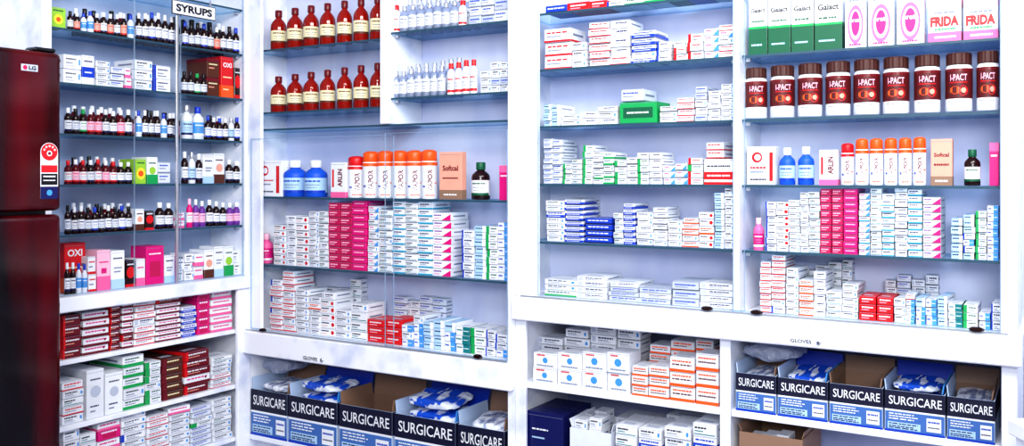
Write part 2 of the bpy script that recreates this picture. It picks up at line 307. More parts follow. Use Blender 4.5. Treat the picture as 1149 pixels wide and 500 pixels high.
def bottle_meshes(k,r,h):
    key=(k,round(r,3),round(h,3))
    if key in BMC: return BMC[key]
    pf,bm_,cm,lm,am,nm,_=BK[k]; b=MB(); c=MB(); l=MB()
    if k=='amber':
        b.lathe([(0,0),(r*.93,0),(r,.02*h),(r,.56*h),(r*.96,.63*h),(r*.8,.7*h),(r*.5,.77*h),(r*.36,.8*h),(r*.34,.86*h),(0,.86*h)],bm_)
        c.lathe([(r*.42,.83*h),(r*.44,.84*h),(r*.44,.985*h),(r*.38,h)],cm,24,True,.05)
        z0,z1=.18*h,.48*h
    elif pf=='syrup':
        b.lathe([(0,0),(r*.93,0),(r,.02*h),(r,.6*h),(r*.93,.67*h),(r*.6,.745*h),(r*.42,.78*h),(r*.42,.83*h),(0,.83*h)],bm_)
        c.lathe([(r*.5,.8*h),(r*.52,.81*h),(r*.52,.985*h),(r*.46,h)],cm,24,True,.05)
        z0,z1=.12*h,.52*h
    elif pf=='vial':
        b.lathe([(0,0),(r*.95,0),(r,.02*h),(r,.68*h),(r*.8,.76*h),(r*.5,.8*h),(r*.5,.86*h),(0,.86*h)],bm_)
        c.lathe([(r*.62,.82*h),(r*.62,.98*h),(r*.55,h)],cm,20)
        z0,z1=.08*h,.6*h
    elif pf=='spray':
        b.lathe([(0,0),(r*.96,0),(r,.015*h),(r,.75*h),(r*.93,.77*h),(0,.77*h)],bm_,24)
        c.lathe([(r*.93,.76*h),(r*.95,.765*h),(r*.95,.93*h),(r*.85,.97*h),(r*.5,.995*h),(0,h)],cm,24)
        z0,z1=.04*h,.745*h
    else:
        b.lathe([(0,0),(r*.94,0),(r,.02*h),(r,.74*h),(r*.86,.79*h),(r*.8,.8*h),(r*.8,.84*h),(0,.84*h)],bm_,28)
        c.lathe([(r*.93,.8*h),(r*.95,.81*h),(r*.95,.975*h),(r*.88,h)],cm,36,False,.04)
        z0,z1=.22*h,.73*h
    R1=r*1.012; R2=r*1.02
    l.lathe([(R1,z0),(R1,z1)],lm,28); l.f.pop();l.m.pop();l.sm.pop(); l.f.pop();l.m.pop();l.sm.pop()
    hh=z1-z0
    if pf=='jar':
        l.rect(-r*1.5,r*1.5,z0+.9*hh,z1,'capred',cyl=R2*.999)
        l.oval(0,z0+.26*hh,r*.85,hh*.2,'brown',cyl=R2); l.oval(-.25*r,z0+.28*hh,r*.4,hh*.13,'orange',cyl=R2*1.002); l.oval(.35*r,z0+.26*hh,r*.36,hh*.17,'red',cyl=R2*1.002); l.oval(.38*r,z0+.27*hh,r*.2,hh*.09,'salmon',cyl=R2*1.004)
        l.text("I-PACT",0,z0+.7*hh,r*1.3,hh*.22,'lpink',cyl=R2*1.006,bold=.015); l.rect(-r*.7,r*.7,z0+.52*hh,z0+.55*hh,'red',cyl=R2*1.004)
        l.bars(-r*.8,r*.6,z0-.05*h,.008*h,'dgrey',cyl=R2*.995); l.bars(-r*.6,r*.5,z0-.09*h,.008*h,'grey',cyl=R2*.995)
    elif pf=='spray':
        l.rect(-r*1.6,r*1.6,z0+.9*hh,z1,'orange' if k=='spray' else 'red',cyl=R2*.999)
        l.text("VAPOR",r*.0,z0+.47*hh,hh*.64,r*.58,'maroon',rot=1,cyl=R2*1.004,bold=.03)
        l.bars(-r*1.0,-r*.6,z0+.3*hh,.006,'blue',cyl=R2*1.003); l.bars(r*.6,r*1.0,z0+.4*hh,.004,'orange',cyl=R2*1.003); l.bars(-r*.6,r*.6,z0+.05*hh,.004,'orange',cyl=R2*1.003)
    else:
        l.rect(-r*1.3,r*1.3,z0,z0+.16*hh,am,cyl=R2*.999)
        l.bars(-r*.8,r*.8,z0+.78*hh,.1*hh,am,cyl=R2); l.bars(-r*.7,r*.7,z0+.52*hh,.06*hh,'grey',cyl=R2); l.bars(-r*.6,r*.5,z0+.34*hh,.05*hh,'grey',cyl=R2)
    BMC[key]=(b.mesh(nm),c.mesh("cap"),l.mesh("label")); return BMC[key]
def bottle(W,dz,x0,x1,top,k,w=WF,where="on glass shelf",group=None):
    xm=(x0+x1)/2; r=(W.u(x1,w)-W.u(x0,w))/2*.93; wc=w+r
    um=W.u(xm,wc)
    H=W.dz(xm,top,wc)-dz; r=round(r,3); H=round(H,3)
    if H<.02: return
    b,c,l=bottle_meshes(k,r,H)
    p=W.p(um,wc,dz+.0006); rz=math.atan2(-p[0],p[1]) if k in('jar','spray','spro','amber') else W.rz*.5+math.atan2(-p[0],p[1])*.5
    o=obj(BK[k][5],b,p,rz+R(-.08,.08),None,LB(BK[k][6],where),"jar" if k=='jar' else "bottle",group)
    obj("cap",c,parent=o); obj("label",l,parent=o); return o
def bottles(W,dz,x0,x1,n,t0,t1,ks,w=WF,group=None,j=1.5):
    s=(x1-x0)/n
    for i in range(n):
        bottle(W,dz,x0+i*s+.3,x0+(i+1)*s-.3,t0+(t1-t0)*i/max(1,n-1)+R(-j,j),random.choice(ks),w,"in row on glass shelf",group)

# ------------------------------------------------------------------ room shell
def slab(name,W,u0,u1,w0,w1,z0,z1,mat):
    b=MB(); b.box(u0,u1,w0,w1,0,z1-z0,mat); o=obj(name,b.mesh(name),(W.c[0],W.c[1],z0),W.rz); o["kind"]="structure"; return o
slab("wall_back",BW,-.37,4.2,.36,.46,0,2.9,"wall_paint")
slab("wall_left",LW,-4.2,.36,.36,.46,0,2.9,"wall_paint")
b=MB(); b.box(-4.5,4.5,-2.5,5,-.05,0,"floor_tile"); o=obj("floor",b.mesh("floor")); o["kind"]="structure"

# ------------------------------------------------------------------ cabinets
UD=.2; LD=.33; TOPZ=.82
def cabinet(W,label):
    e=bpy.data.objects.new("shelving_cabinet",None); COL.objects.link(e); e.location=(W.c[0],W.c[1],0); e.rotation_euler[2]=W.rz
    e["label"]=label; e["category"]="shelving cabinet"; return e
def part(cab,name,u0,u1,w0,w1,z0,z1,mat,bev=0,label=None):
    b=MB(); b.box(0,u1-u0,w0,w1,0,z1-z0,mat,bev)
    return obj(name,b.mesh(name),(u0,0,EYE+z0),0,cab,label)
def gshelf(cab,u0,u1,dz,w0=.012,w1=UD-.002):
    t=.007; b=MB(); L=u1-u0
    b.box(0,L,w0+.0012,w1,-t,0,"shelf_glass"); b.box(0,L,w0,w0+.0012,-t,0,"teale")
    for x in (.012,L-.012):
        b.box(x-.006,x+.006,.03,.045,-t-.01,-t,"silver")
    return obj("glass_shelf",b.mesh("glass_shelf"),(u0,0,EYE+dz),0,cab,"clear glass shelf with dark teal edge")
def gdoor(cab,u0,u1,z0,z1,w):
    """frameless sliding door: the visible polished rim of the pane"""
    b=MB(); L=u1-u0; H=z1-z0; t=.004
    for a,c in ((0,.002),(L-.002,L)): b.box(a,c,w,w+t,0,H,"rim_glass")
    b.box(.002,L-.002,w,w+t,H-.002,H,"rim_glass"); b.box(.002,L-.002,w,w+t,0,.003,"rim_glass")
    return obj("glass_door",b.mesh("glass_door"),(u0,0,EYE+z0),0,cab,"polished edge of clear sliding glass door")
def knob(cab,u,dz,w):
    b=MB(); b.oval(0,0,.018,.007,'dbrown',y=0,n=20)
    vs=b.v[:]; n=len(vs); b=MB(); b.add([(x,0,z) for x,_,z in vs]+[(x*.8,-.008,z*.8) for x,_,z in vs],[tuple(n+i for i in range(n))]+[(i,(i+1)%n,n+(i+1)%n,n+i) for i in range(n)],'dbrown',False)
    obj("door_stop",b.mesh("door_stop"),(u,w,EYE+dz),0,cab,"dark oval rubber door stop")
def glove_tag(cab,u,dz,w,s=1):
    b=MB(); b.box(-.04*s,.04*s,-.0015,0,-.009*s,.009*s,'white',.0005); b.text("GLOVES",0,0,.07*s,.012*s,'dgrey',y=-.0025,bold=.02)
    obj("name_tag",b.mesh("name_tag"),(u,w,EYE+dz),0,cab,"small white tag reading GLOVES")
    b=MB(); b.lathe([(.008*s,0),(.008*s,.004),(.005*s,.006)],'silver',18); b.lathe([(.003*s,.006),(.003*s,.0065)],'black',10)
    o=obj("lock",b.mesh("lock"),(u+.058*s,w,EYE+dz),0,cab,"round silver lock"); o.rotation_euler[0]=math.pi/2
PW="painted_wood"
ZL=[.489,.311,.142,-.027,-.1935]; ZLC=-.393
LC=cabinet(LW,"white painted wooden cabinet with glass shelves of syrup bottles")
ul=LW.u(50)
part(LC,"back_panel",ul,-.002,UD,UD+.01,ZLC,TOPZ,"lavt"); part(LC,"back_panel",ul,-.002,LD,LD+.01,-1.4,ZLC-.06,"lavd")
part(LC,"side_panel",ul-.012,ul+.002,.0,LD+.01,-1.54,TOPZ,PW); part(LC,"side_panel",-.014,-.0005,.0,UD,ZLC,TOPZ,PW)
part(LC,"side_panel",-.016,-.0005,.0,LD,-1.54,ZLC-.05,PW)
part(LC,"post",LW.u(273),-.0006,-.012,0,ZLC,TOPZ,PW,.002); part(LC,"post",ul-.014,LW.u(56),-.012,0,ZLC,TOPZ,PW,.002)
part(LC,"post",LW.u(264),-.0006,-.016,0,-1.54,ZLC-.05,PW,.002)
part(LC,"post",LW.u(197),LW.u(199.5),-.006,.004,ZLC,TOPZ,"silver",.0008)
part(LC,"top_board",ul-.012,-.001,-.012,LD,TOPZ,TOPZ+.02,PW)
part(LC,"counter_ledge",ul-.014,-.0006,-.03,LD,ZLC-.05,ZLC-.0005,PW,.004)
for z in ZL+[.667]: gshelf(LC,ul+.004,-.016,z)
for z in (-.604,-.8225,-1.03): part(LC,"shelf_board",ul+.004,-.017,.004,LD,z-.016,z,PW,.002)
part(LC,"plinth",ul,-.02,.02,LD,-1.545,-1.4,PW)
gdoor(LC,LW.u(58),LW.u(204),ZLC+.002,.8,.004); gdoor(LC,LW.u(150),LW.u(272),ZLC+.002,.8,-.004)
ZA1,ZA2,ZAL=-.08,-.35,-.61
AC=cabinet(BW,"white painted wooden cabinet with glass shelves of medicine cartons")
uA=BW.u(580)
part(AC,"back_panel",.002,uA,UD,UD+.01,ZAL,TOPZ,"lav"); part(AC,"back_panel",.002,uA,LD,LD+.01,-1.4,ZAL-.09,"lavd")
part(AC,"side_panel",.0005,.014,.0,UD,ZAL,TOPZ,PW); part(AC,"side_panel",.0005,.006,.0,LD,-1.54,ZAL-.09,PW)
part(AC,"side_panel",uA-.016,uA-.0005,0,LD+.01,-1.54,TOPZ,PW)
part(AC,"post",.0006,BW.u(296),-.014,0,ZAL,TOPZ,PW,.002); part(AC,"post",BW.u(572),uA-.0006,-.014,0,-1.54,TOPZ,PW,.002)
part(AC,"post",BW.u(429),BW.u(436),-.014,UD,.19,TOPZ,PW,.002)
part(AC,"top_board",.001,uA,-.012,LD,TOPZ,TOPZ+.02,PW)
part(AC,"counter_ledge",.0006,uA-.0006,-.04,LD,ZAL-.09,ZAL-.0005,PW,.004)
part(AC,"door_track",.02,uA-.02,-.03,-.024,ZAL-.0005,ZAL+.006,"silver")
gA0,gA1=.016,uA-.018; um0,um1=BW.u(429)-.001,BW.u(436)+.001
for z in (.503,.255): gshelf(AC,gA0,um0,z)
for z in (.52,.284): gshelf(AC,um1,gA1,z)
gshelf(AC,gA0,gA1,.189)
for z in (ZA1,ZA2): gshelf(AC,gA0,gA1,z)
part(AC,"shelf_board",.007,uA-.017,.0,LD,-1.05,-1.03,PW,.002); part(AC,"plinth",.01,uA-.02,.02,LD,-1.545,-1.4,PW)
gdoor(AC,BW.u(286),BW.u(446),ZAL+.008,.15,-.022); gdoor(AC,BW.u(438),BW.u(575),ZAL+.008,.155,-.032)
knob(AC,BW.u(303),ZAL+.012,-.036); knob(AC,BW.u(543),ZAL+.012,-.036)
glove_tag(AC,BW.u(357),ZAL-.072,-.0405)
ZB=[.348,.164,-.024,-.211]; ZBL=-.389
u0,u1,us,ur=uA+.001,BW.u(1142),BW.u(824),BW.u(831)
BC=cabinet(BW,"wide white painted wooden cabinet with glass shelves of medicines")
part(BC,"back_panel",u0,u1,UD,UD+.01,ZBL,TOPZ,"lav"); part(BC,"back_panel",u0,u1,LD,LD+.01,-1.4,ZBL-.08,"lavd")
part(BC,"side_panel",u0,u0+.014,0,LD+.01,-1.54,TOPZ,PW); part(BC,"side_panel",u1-.014,u1,0,LD+.01,-1.54,TOPZ,PW)
part(BC,"post",u0,BW.u(606),-.014,0,ZBL,TOPZ,PW,.002); part(BC,"post",u0,BW.u(592),-.014,0,-1.54,ZBL-.075,PW,.002)
part(BC,"post",us,ur,-.014,UD,ZBL,TOPZ,PW,.002); part(BC,"post",BW.u(1123),u1,-.014,0,ZBL,TOPZ,PW,.002)
part(BC,"post",BW.u(808),BW.u(820),-.004,LD,-1.54,ZBL-.075,PW,.002); part(BC,"post",BW.u(1124),u1,-.014,0,-1.54,ZBL-.075,PW,.002)
part(BC,"top_board",u0,u1,-.012,LD,TOPZ,TOPZ+.02,PW)
part(BC,"counter_ledge",u0,u1+.01,-.04,LD,ZBL-.075,ZBL-.0005,PW,.004)
part(BC,"door_track",u0+.03,u1-.02,-.03,-.024,ZBL-.0005,ZBL+.005,"silver")
for z in ZB+[.53]:
    gshelf(BC,u0+.016,us-.001,z); gshelf(BC,ur+.001,u1-.016,z)
for z in (-.67,-.95):
    part(BC,"shelf_board",u0+.015,BW.u(808)-.001,.0,LD,z-.02,z,PW,.002); part(BC,"shelf_board",BW.u(820)+.001,u1-.015,.0,LD,z-.02,z,PW,.002)
part(BC,"plinth",u0+.01,u1-.02,.02,LD,-1.545,-1.4,PW)
gdoor(BC,BW.u(607),BW.u(838),ZBL+.007,.8,-.022); gdoor(BC,BW.u(826),BW.u(1124),ZBL+.007,.8,-.032)
for x in (798,853,1097): knob(BC,BW.u(x),ZBL+.01,-.036)
glove_tag(BC,BW.u(903),ZBL-.058,-.0405,.8)

# ------------------------------------------------------------------ SYRUPS sign
b=MB(); sw=LW.u(239)-LW.u(190); b.box(-sw/2,sw/2,0,.004,-.026,.026,'black',.001); b.rect(-sw/2+.003,sw/2-.003,-.023,.023,'white',-.0006)
b.text("SYRUPS",0,0,sw*.82,.028,'black',y=-.0014,bold=.035)
for s in (-1,1): b.box(s*sw*.4-.004,s*sw*.4+.004,.0045,.007,.02,.05,'silver')
o=obj("sign",b.mesh("sign"),LW.p((LW.u(190)+LW.u(239))/2,-.0145,.622),LW.rz,None,"white sign reading SYRUPS fixed to the glass door","sign")

# ------------------------------------------------------------------ side cabinet contents
g="syrup bottles on the side cabinet shelves"
def cartons_row(W,dz,L,group,d=.09,w=WF,where="on glass shelf"):
    for x0,x1,t,n,k in L: stack(W,dz,x0,x1,t,n,k,w,d,where,group)
gc="cartons on the side cabinet shelves"
z=ZL[0]; cartons_row(LW,z,[(57,74,8,1,'pine')],gc,.06); bottles(LW,z,75,150,10,13,17,['br_w','br_k','wh_b','br_o'],group=g); bottles(LW,z,152,196,6,14,18,['br_b','wh_b','br_w'],group=g); bottles(LW,z,204,268,9,26,32,['br_b','br_k','br_w','br_o'],group=g)
bottles(LW,z,80,250,17,10,26,['br_w','br_k','rd_w'],w=.12,group=g)
z=ZL[1]; cartons_row(LW,z,[(72,92,62,2,'w2'),(92,106,62,1,'sbl'),(108,124,68,4,'w2'),(125,140,76,3,'w4'),(141,148,76,2,'wk'),(152,172,68,3,'w2'),(173,192,74,2,'w1'),(233,247,66,2,'oxb'),(248,262,64,1,'oxi'),(263,270,76,1,'drk')],gc,.12)
bottles(LW,z,203,232,4,80,82,['br_w','br_g','br_k'],group=g)
z=ZL[2]; bottles(LW,z,72,148,9,121,124,['br_w','rd_w','br_k','br_g'],group=g); bottles(LW,z,152,194,6,124,127,['br_k','br_w','wh_b'],group=g); bottles(LW,z,203,228,2,118,120,['wh_w','wh_b'],group=g); bottles(LW,z,230,269,6,131,133,['wh_w','br_w','br_b'],group=g)
bottles(LW,z,78,250,17,118,130,['br_w','br_k','rd_w'],w=.12,group=g)
z=ZL[3]; bottles(LW,z,72,148,9,179,181,['rd_w','rd_r','br_w'],group=g); cartons_row(LW,z,[(152,164,178,1,'pine'),(165,177,176,1,'sg'),(178,192,182,2,'w4'),(228,240,174,1,'sw'),(240,252,172,1,'sb')],gc); bottles(LW,z,203,227,3,170,172,['wh_w','br_w'],group=g); bottles(LW,z,253,269,2,178,180,['br_w'],group=g)
bottles(LW,z,78,148,8,176,178,['br_w','br_k','rd_w'],w=.12,group=g)
z=ZL[4]; bottles(LW,z,72,148,10,231,232,['br_w','br_k','br_b','br_o'],group=g); cartons_row(LW,z,[(152,162,234,1,'sb'),(163,173,236,1,'drk'),(198,208,238,2,'wk')],gc); bottles(LW,z,174,194,2,227,228,['br_w'],group=g); bottles(LW,z,209,230,3,224,225,['mgb','pur'],group=g); bottles(LW,z,231,269,5,224,228,['pur','br_w','br_b'],group=g)
bottles(LW,z,78,148,8,228,229,['br_w','br_k','rd_w'],w=.12,group=g)
cartons_row(LW,ZLC,[(99,108,288,2,'wr2'),(109,124,280,1,'pnk'),(124.5,140,281,1,'sw'),(141,152,292,1,'drk'),(153,163,290,1,'wk'),(164,184,276,1,'mgs'),(184.5,196,286,1,'sw'),(196.5,207,290,2,'w1'),(207.5,218,284,3,'w2'),(218.5,229,284,2,'wk'),(229.5,240,280,1,'sb'),(240.5,251,276,1,'sw'),(251.5,262,276,1,'sg'),(262.5,270,280,2,'w2')],gc,w=.035,where="on white ledge")
cartons_row(LW,ZLC,[(72,96,272,1,'oxi')],gc,.06,w=.075,where="on white ledge")
bottles(LW,ZLC,72,98,4,295,296,['br_w','wh_b','rd_w'],w=.025,group=g)
gl="cartons stacked in the open lower side shelves"; wl="on lower white shelf"
ST=[(71,92,350,4,'mar'),(93,123,350,5,'wm'),(124,136,342,7,'mar'),(137,150,337,7,'wm'),(151,175,334,7,'wr2'),(176,204,332,8,'wm'),(205,221,344,5,'wb2'),(222,236,327,5,'mgs'),(237,261,322,5,'wk')]
for L,z in ((ST,-.604),
            ([(71,95,426,5,'w2'),(97,117,414,1,'sals'),(118,138,418,1,'sals'),(139,163,396,5,'wg2'),(164,182,404,6,'wg'),(183,206,402,5,'brn'),(207,236,393,5,'mar'),(238,261,398,7,'w2')],-.8225),
            ([(71,90,482,5,'w2'),(91,109,486,5,'w6'),(110,136,472,6,'wk'),(137,165,462,8,'w2'),(166,190,466,8,'wr2'),(191,214,456,7,'w2'),(215,238,454,8,'w4'),(239,261,446,7,'w2')],-1.03)):
    for x0,x1,t,n,k in L:
        mix={'wm':['w2','wr2','wm','mar','w6'],'w2':['w2','w6','wr2','wk','w1'],'wr2':['wm','w2','wr2','w8'],'mar':['mar','brn','wm'],'wg2':['wg2','wg','w2'],'wg':['wg','w8','w2'],'brn':['brn','mar','wk'],'wk':['w2','wk','mgs'],'w4':['w4','w2','wg'],'wb2':['wb2','w7','w8']}.get(k)
        stack(LW,z,x0,x1,t,n,k,.02,.2,wl,gl,mix)
# ------------------------------------------------------------------ amber bottle cabinet
g="amber bottles in the upper compartment"
xs=[304,322.5,340.5,359,378,396.5,415,430]
for z,t0,t1 in ((.503,12,-4),(.255,86,71)):
    for i in range(7):
        bottle(BW,z,xs[i]+1.6,xs[i]+15.8,t0+(t1-t0)*i/6,'amber',WF,"in row on glass shelf",g)
g="glass vials on the upper shelves"
bottles(BW,.52,440,524,9,7,0,['vial','vial','vred'],group=g); bottles(BW,.52,444,540,9,0,-6,['vial'],w=.1,group=g)
pile(BW,.52,526,570,15,[-2,-6],12,['w2','sil','w4'],group="cartons beside the vials")
bottles(BW,.284,440,500,7,80,74,['vial'],group=g); bottles(BW,.284,502,536,4,72,68,['vred'],group=g); pile(BW,.284,538,571,11,[76,68],10,['sil','w2'],group="cartons beside the vials"); bottles(BW,.284,446,520,8,76,66,['vial'],w=.1,group=g)

def promo_row(dz,X,t):
    g="large packs on the middle shelf"; wh="on glass shelf"
    stack(BW,dz,X[0],X[1],t[0],1,'remi',WF,.05,wh,g)
    bottle(BW,dz,X[2],X[3],t[1],'blub',WF,wh,g); bottle(BW,dz,X[3]+2,X[4],t[2],'blub',WF,wh,g)
    stack(BW,dz,X[5],X[6],t[3],1,'babin',WF,.035,wh,g)
    n=6; s=(X[8]-X[7])/n
    for i in range(n):
        bottle(BW,dz,X[7]+i*s+.1,X[7]+(i+1)*s-.1,t[4]+(i==0)*5-i*.4,'spro' if i==0 else 'spray',WF,wh,g)
    stack(BW,dz,X[9],X[10],t[5],1,'soft',WF,.03,wh,g); bottle(BW,dz,X[11],X[12],t[6],'grnc',WF,wh,g)
    stack(BW,dz,X[13],X[14],t[7],1,'pinkb',WF,.05,wh,g)
promo_row(ZA1,[287,316,321,342,365,371,388,392,490,493,518,530,549,560,571],[180,180,180,182,170,170,182,185])
promo_row(-.024,[838,870,874,893,914,919,940,943,1040,1044,1069,1081,1101,1110,1121],[164,166,165,168,156,156,168,160])
def row2(dz,ox,b,sx=1.0):
    g="small medicine cartons in stacks"
    f=lambda x:ox+(x-290)*sx
    bottle(BW,dz,f(292),f(305),b(262),'pnkb',WF,"on glass shelf",None)
    pile(BW,dz,f(306),f(345),13,[b(248),b(238)],7.5,['w1','w2','w8','w5'],group=g); pile(BW,dz,f(345),f(368),12,[b(234),b(230)],7.5,['w6','w2','w8'],group=g)
    stack(BW,dz,f(368),f(381),b(226),9,'cri',group=g,loose=.5); stack(BW,dz,f(381),f(394.5),b(226),9,'cri',group=g,loose=.5); stack(BW,dz,f(394.5),f(411),b(228),10,'mag',group=g,loose=.5)
    pile(BW,dz,f(412),f(468),14,[b(231),b(227)],7.4,['w8','w3','w6','w2','w9'],group=g); stack(BW,dz,f(468),f(484.5),b(228),10,'w3',group=g)
    stack(BW,dz,f(485),f(506),b(236),8,'wp',group=g,loose=.6)
    pile(BW,dz,f(517),f(545),14,[b(262),b(252)],8,['w1','wc','w7'],group=g); stack(BW,dz,f(545),f(558),b(252),7,'wg',group=g); stack(BW,dz,f(558),f(571.5),b(250),7,'wc',group=g)
row2(ZA2,290,lambda y:y)
row2(-.213,843,lambda y:212+(y-228)*.95,.985)
gs="mixed small cartons along the ledge"; wh="on white ledge"
def row3(dz,f,b):
    P=lambda x0,x1,cw,t,bh,st:pile(BW,dz,f(x0),f(x1),cw,[b(q) for q in t],bh,st,w=.035,where=wh,group=gs)
    P(302,330,14,[312,307],8,['w1','w2','wr2']); P(331,345,14,[324],8.5,['w2']); P(345.5,375,15,[334,322],8.5,['w8','w5','wo'])
    P(375.5,411,17,[350,340],9,['w6','w2'])
    stack(BW,dz,f(412),f(431),b(358),3,'red',.035,.11,wh,gs); stack(BW,dz,f(431.5),f(450),b(358),3,'red',.035,.11,wh,gs)
    P(450.5,474,12,[362,350],9,['w2','wr2','wc']); P(474.5,510,12,[362,358],9,['wc','w7']); stack(BW,dz,f(510.5),f(526.5),b(366),3,'wt',.035,.11,wh,gs)
    stack(BW,dz,f(527),f(544),b(368),3,'wg',.035,.11,wh,gs); P(544.5,570,13,[374,368],10,['wc','w1'])
    pile(BW,dz,f(320),f(405),15,[b(325),b(315)],9,['w2','w6'],w=.155,d=.042,where=wh,group=gs); pile(BW,dz,f(440),f(500),15,[b(335),b(330)],9,['w8','w4'],w=.155,d=.042,where=wh,group=gs)
row3(ZAL,lambda x:x,lambda y:y)
row3(ZBL,lambda x:855+(x-305)*1.015,lambda y:284+(y-305)*.93)

# ------------------------------------------------------------------ wide cabinet, first bay
g="white cartons in the first bay of the wide cabinet"
P=lambda dz,x0,x1,cw,t,bh,st,w=WF:pile(BW,dz,x0,x1,cw,t,bh,st,w=w,group=g)
P(.53,612,700,22,[4,0],9,['blu','wg2','w1','red']); P(.53,700,820,24,[-6,-12],9,['blu','dgr','wg2'])
z=ZB[0]; stack(BW,z,610,640,31,3,'wr2',group=g); P(z,641,657,15,[42],11,['w2']); P(z,660,706,23,[20,16],9.5,['wr2','w8']); P(z,708,735,26,[32],9,['wb2','w2']); P(z,736,752,16,[42],7,['w1']); P(z,755,788,16,[44,36],8,['wr','w2','w5']); P(z,789,823,17,[27,22],9,['w2','wr2','w9'])
z=ZB[1]; P(z,609,628,10,[118,120],7,['w1','w7']); P(z,629,692,21,[128,112],7.2,['w2','w8']); stack(BW,z,695,737,114,1,'grnb',group=g); P(z,740,778,19,[118,108],7,['wr2','w2','w5']); P(z,779,823,15,[100,95],7.2,['w2','w8','sil'])
stack(BW,z+BW.dz(716,114,WF)-z+.001,697,722,100,1,'w4',group=g)
z=ZB[2]; P(z,609,630,11,[154],7,['w8','w4']); P(z,631,652,11,[178],7.2,['wg','w6']); P(z,653,688,12,[156,176],7.2,['w2','wg','wg2']); P(z,689,742,13,[180,168],7.2,['wg','w2','w8']); P(z,743,788,15,[190,170],7.2,['w9','wg','wr']); stack(BW,z,790,823,178,1,'maxo',group=g); stack(BW,z+BW.dz(806,178,WF)-z+.001,792,812,160,2,'wr2',group=g)
z=ZB[3]; P(z,612,654,21,[224,222],7.2,['w2','w8','wb2']); stack(BW,z,656,686,244,4,'blu',group=g); pile(BW,z,640,668,14,[220],8,['w2','w8'],w=.155,d=.042,group=g); P(z,688,712,12,[238,224],8,['wg','w6','wb2']); P(z,713,748,17,[234,228],8,['w2','w8']); P(z,749,800,17,[244,236],8,['wo','w2','w5']); P(z,801,823,11,[214],8,['w7','w2'])
z=ZBL; P2=lambda x0,x1,cw,t,bh,st:pile(BW,z,x0,x1,cw,t,bh,st,w=.035,d=.13,where=wh,group="flat cartons on the ledge of the first bay",jit=8)
P2(610,680,30,[308,312],7,['w8','wg2','w2']); P2(682,752,33,[312,318],7,['w8','sil','w6']); P2(754,822,30,[320,320],8,['sil','w8','w2'])
g="tall cartons on the upper shelf of the second bay"
for x0,x1,t,k in ((840,861,-8,'gal'),(862,887,-9,'gal'),(888,913,-10,'gal'),(914,945,-11,'gal'),(948,972,-4,'ovl'),(974,1003,-5,'ovl'),(1006,1037,-7,'ovl'),(1041,1079,-8,'fri'),(1081,1120,-9,'fri')):
    stack(BW,ZB[0],x0,x1,t,1,k,WF,.05,"on glass shelf",g)
g="protein jars in a row"
J=[(836,861),(864,892),(895,923),(926,955),(957,988),(990,1021),(1025,1056),(1060,1092),(1095,1122)]
for i,(x0,x1) in enumerate(J): bottle(BW,.167,x0-.5,x1+.5,77-19*i/8,'jar',WF,"in row on glass shelf",g)

# ------------------------------------------------------------------ lower shelves
def crumple(name,w,d,h,mat,seed,amp=.012,cuts=14):
    bm=bmesh.new(); bmesh.ops.create_cube(bm,size=2); bmesh.ops.subdivide_edges(bm,edges=bm.edges[:],cuts=cuts,use_grid_fill=True)
    for v in bm.verts:
        x,y,z=v.co; l=(abs(x)**6+abs(y)**6+abs(z)**6)**(1/6) or 1
        p=Vector((x/l*w/2,y/l*d/2,z/l*h/2*(1-.4*abs(x)**3)))
        n=noise.noise_vector(p*28+Vector((seed*3.1,seed,0)))*amp+noise.noise_vector(p*75+Vector((seed,0,5)))*amp*.45
        v.co=p+n
    mn=min(v.co.z for v in bm.verts)
    for v in bm.verts: v.co.z-=mn
    me=bpy.data.meshes.new(name); bm.to_mesh(me); bm.free(); me.materials.append(MC[mat] if mat in MC else M(mat)); return me
PK=[crumple("glove_packet",.15,.15,.03,m,i,.006) for i,m in enumerate(("printed_film","white_film","white_film","dark_film"))]
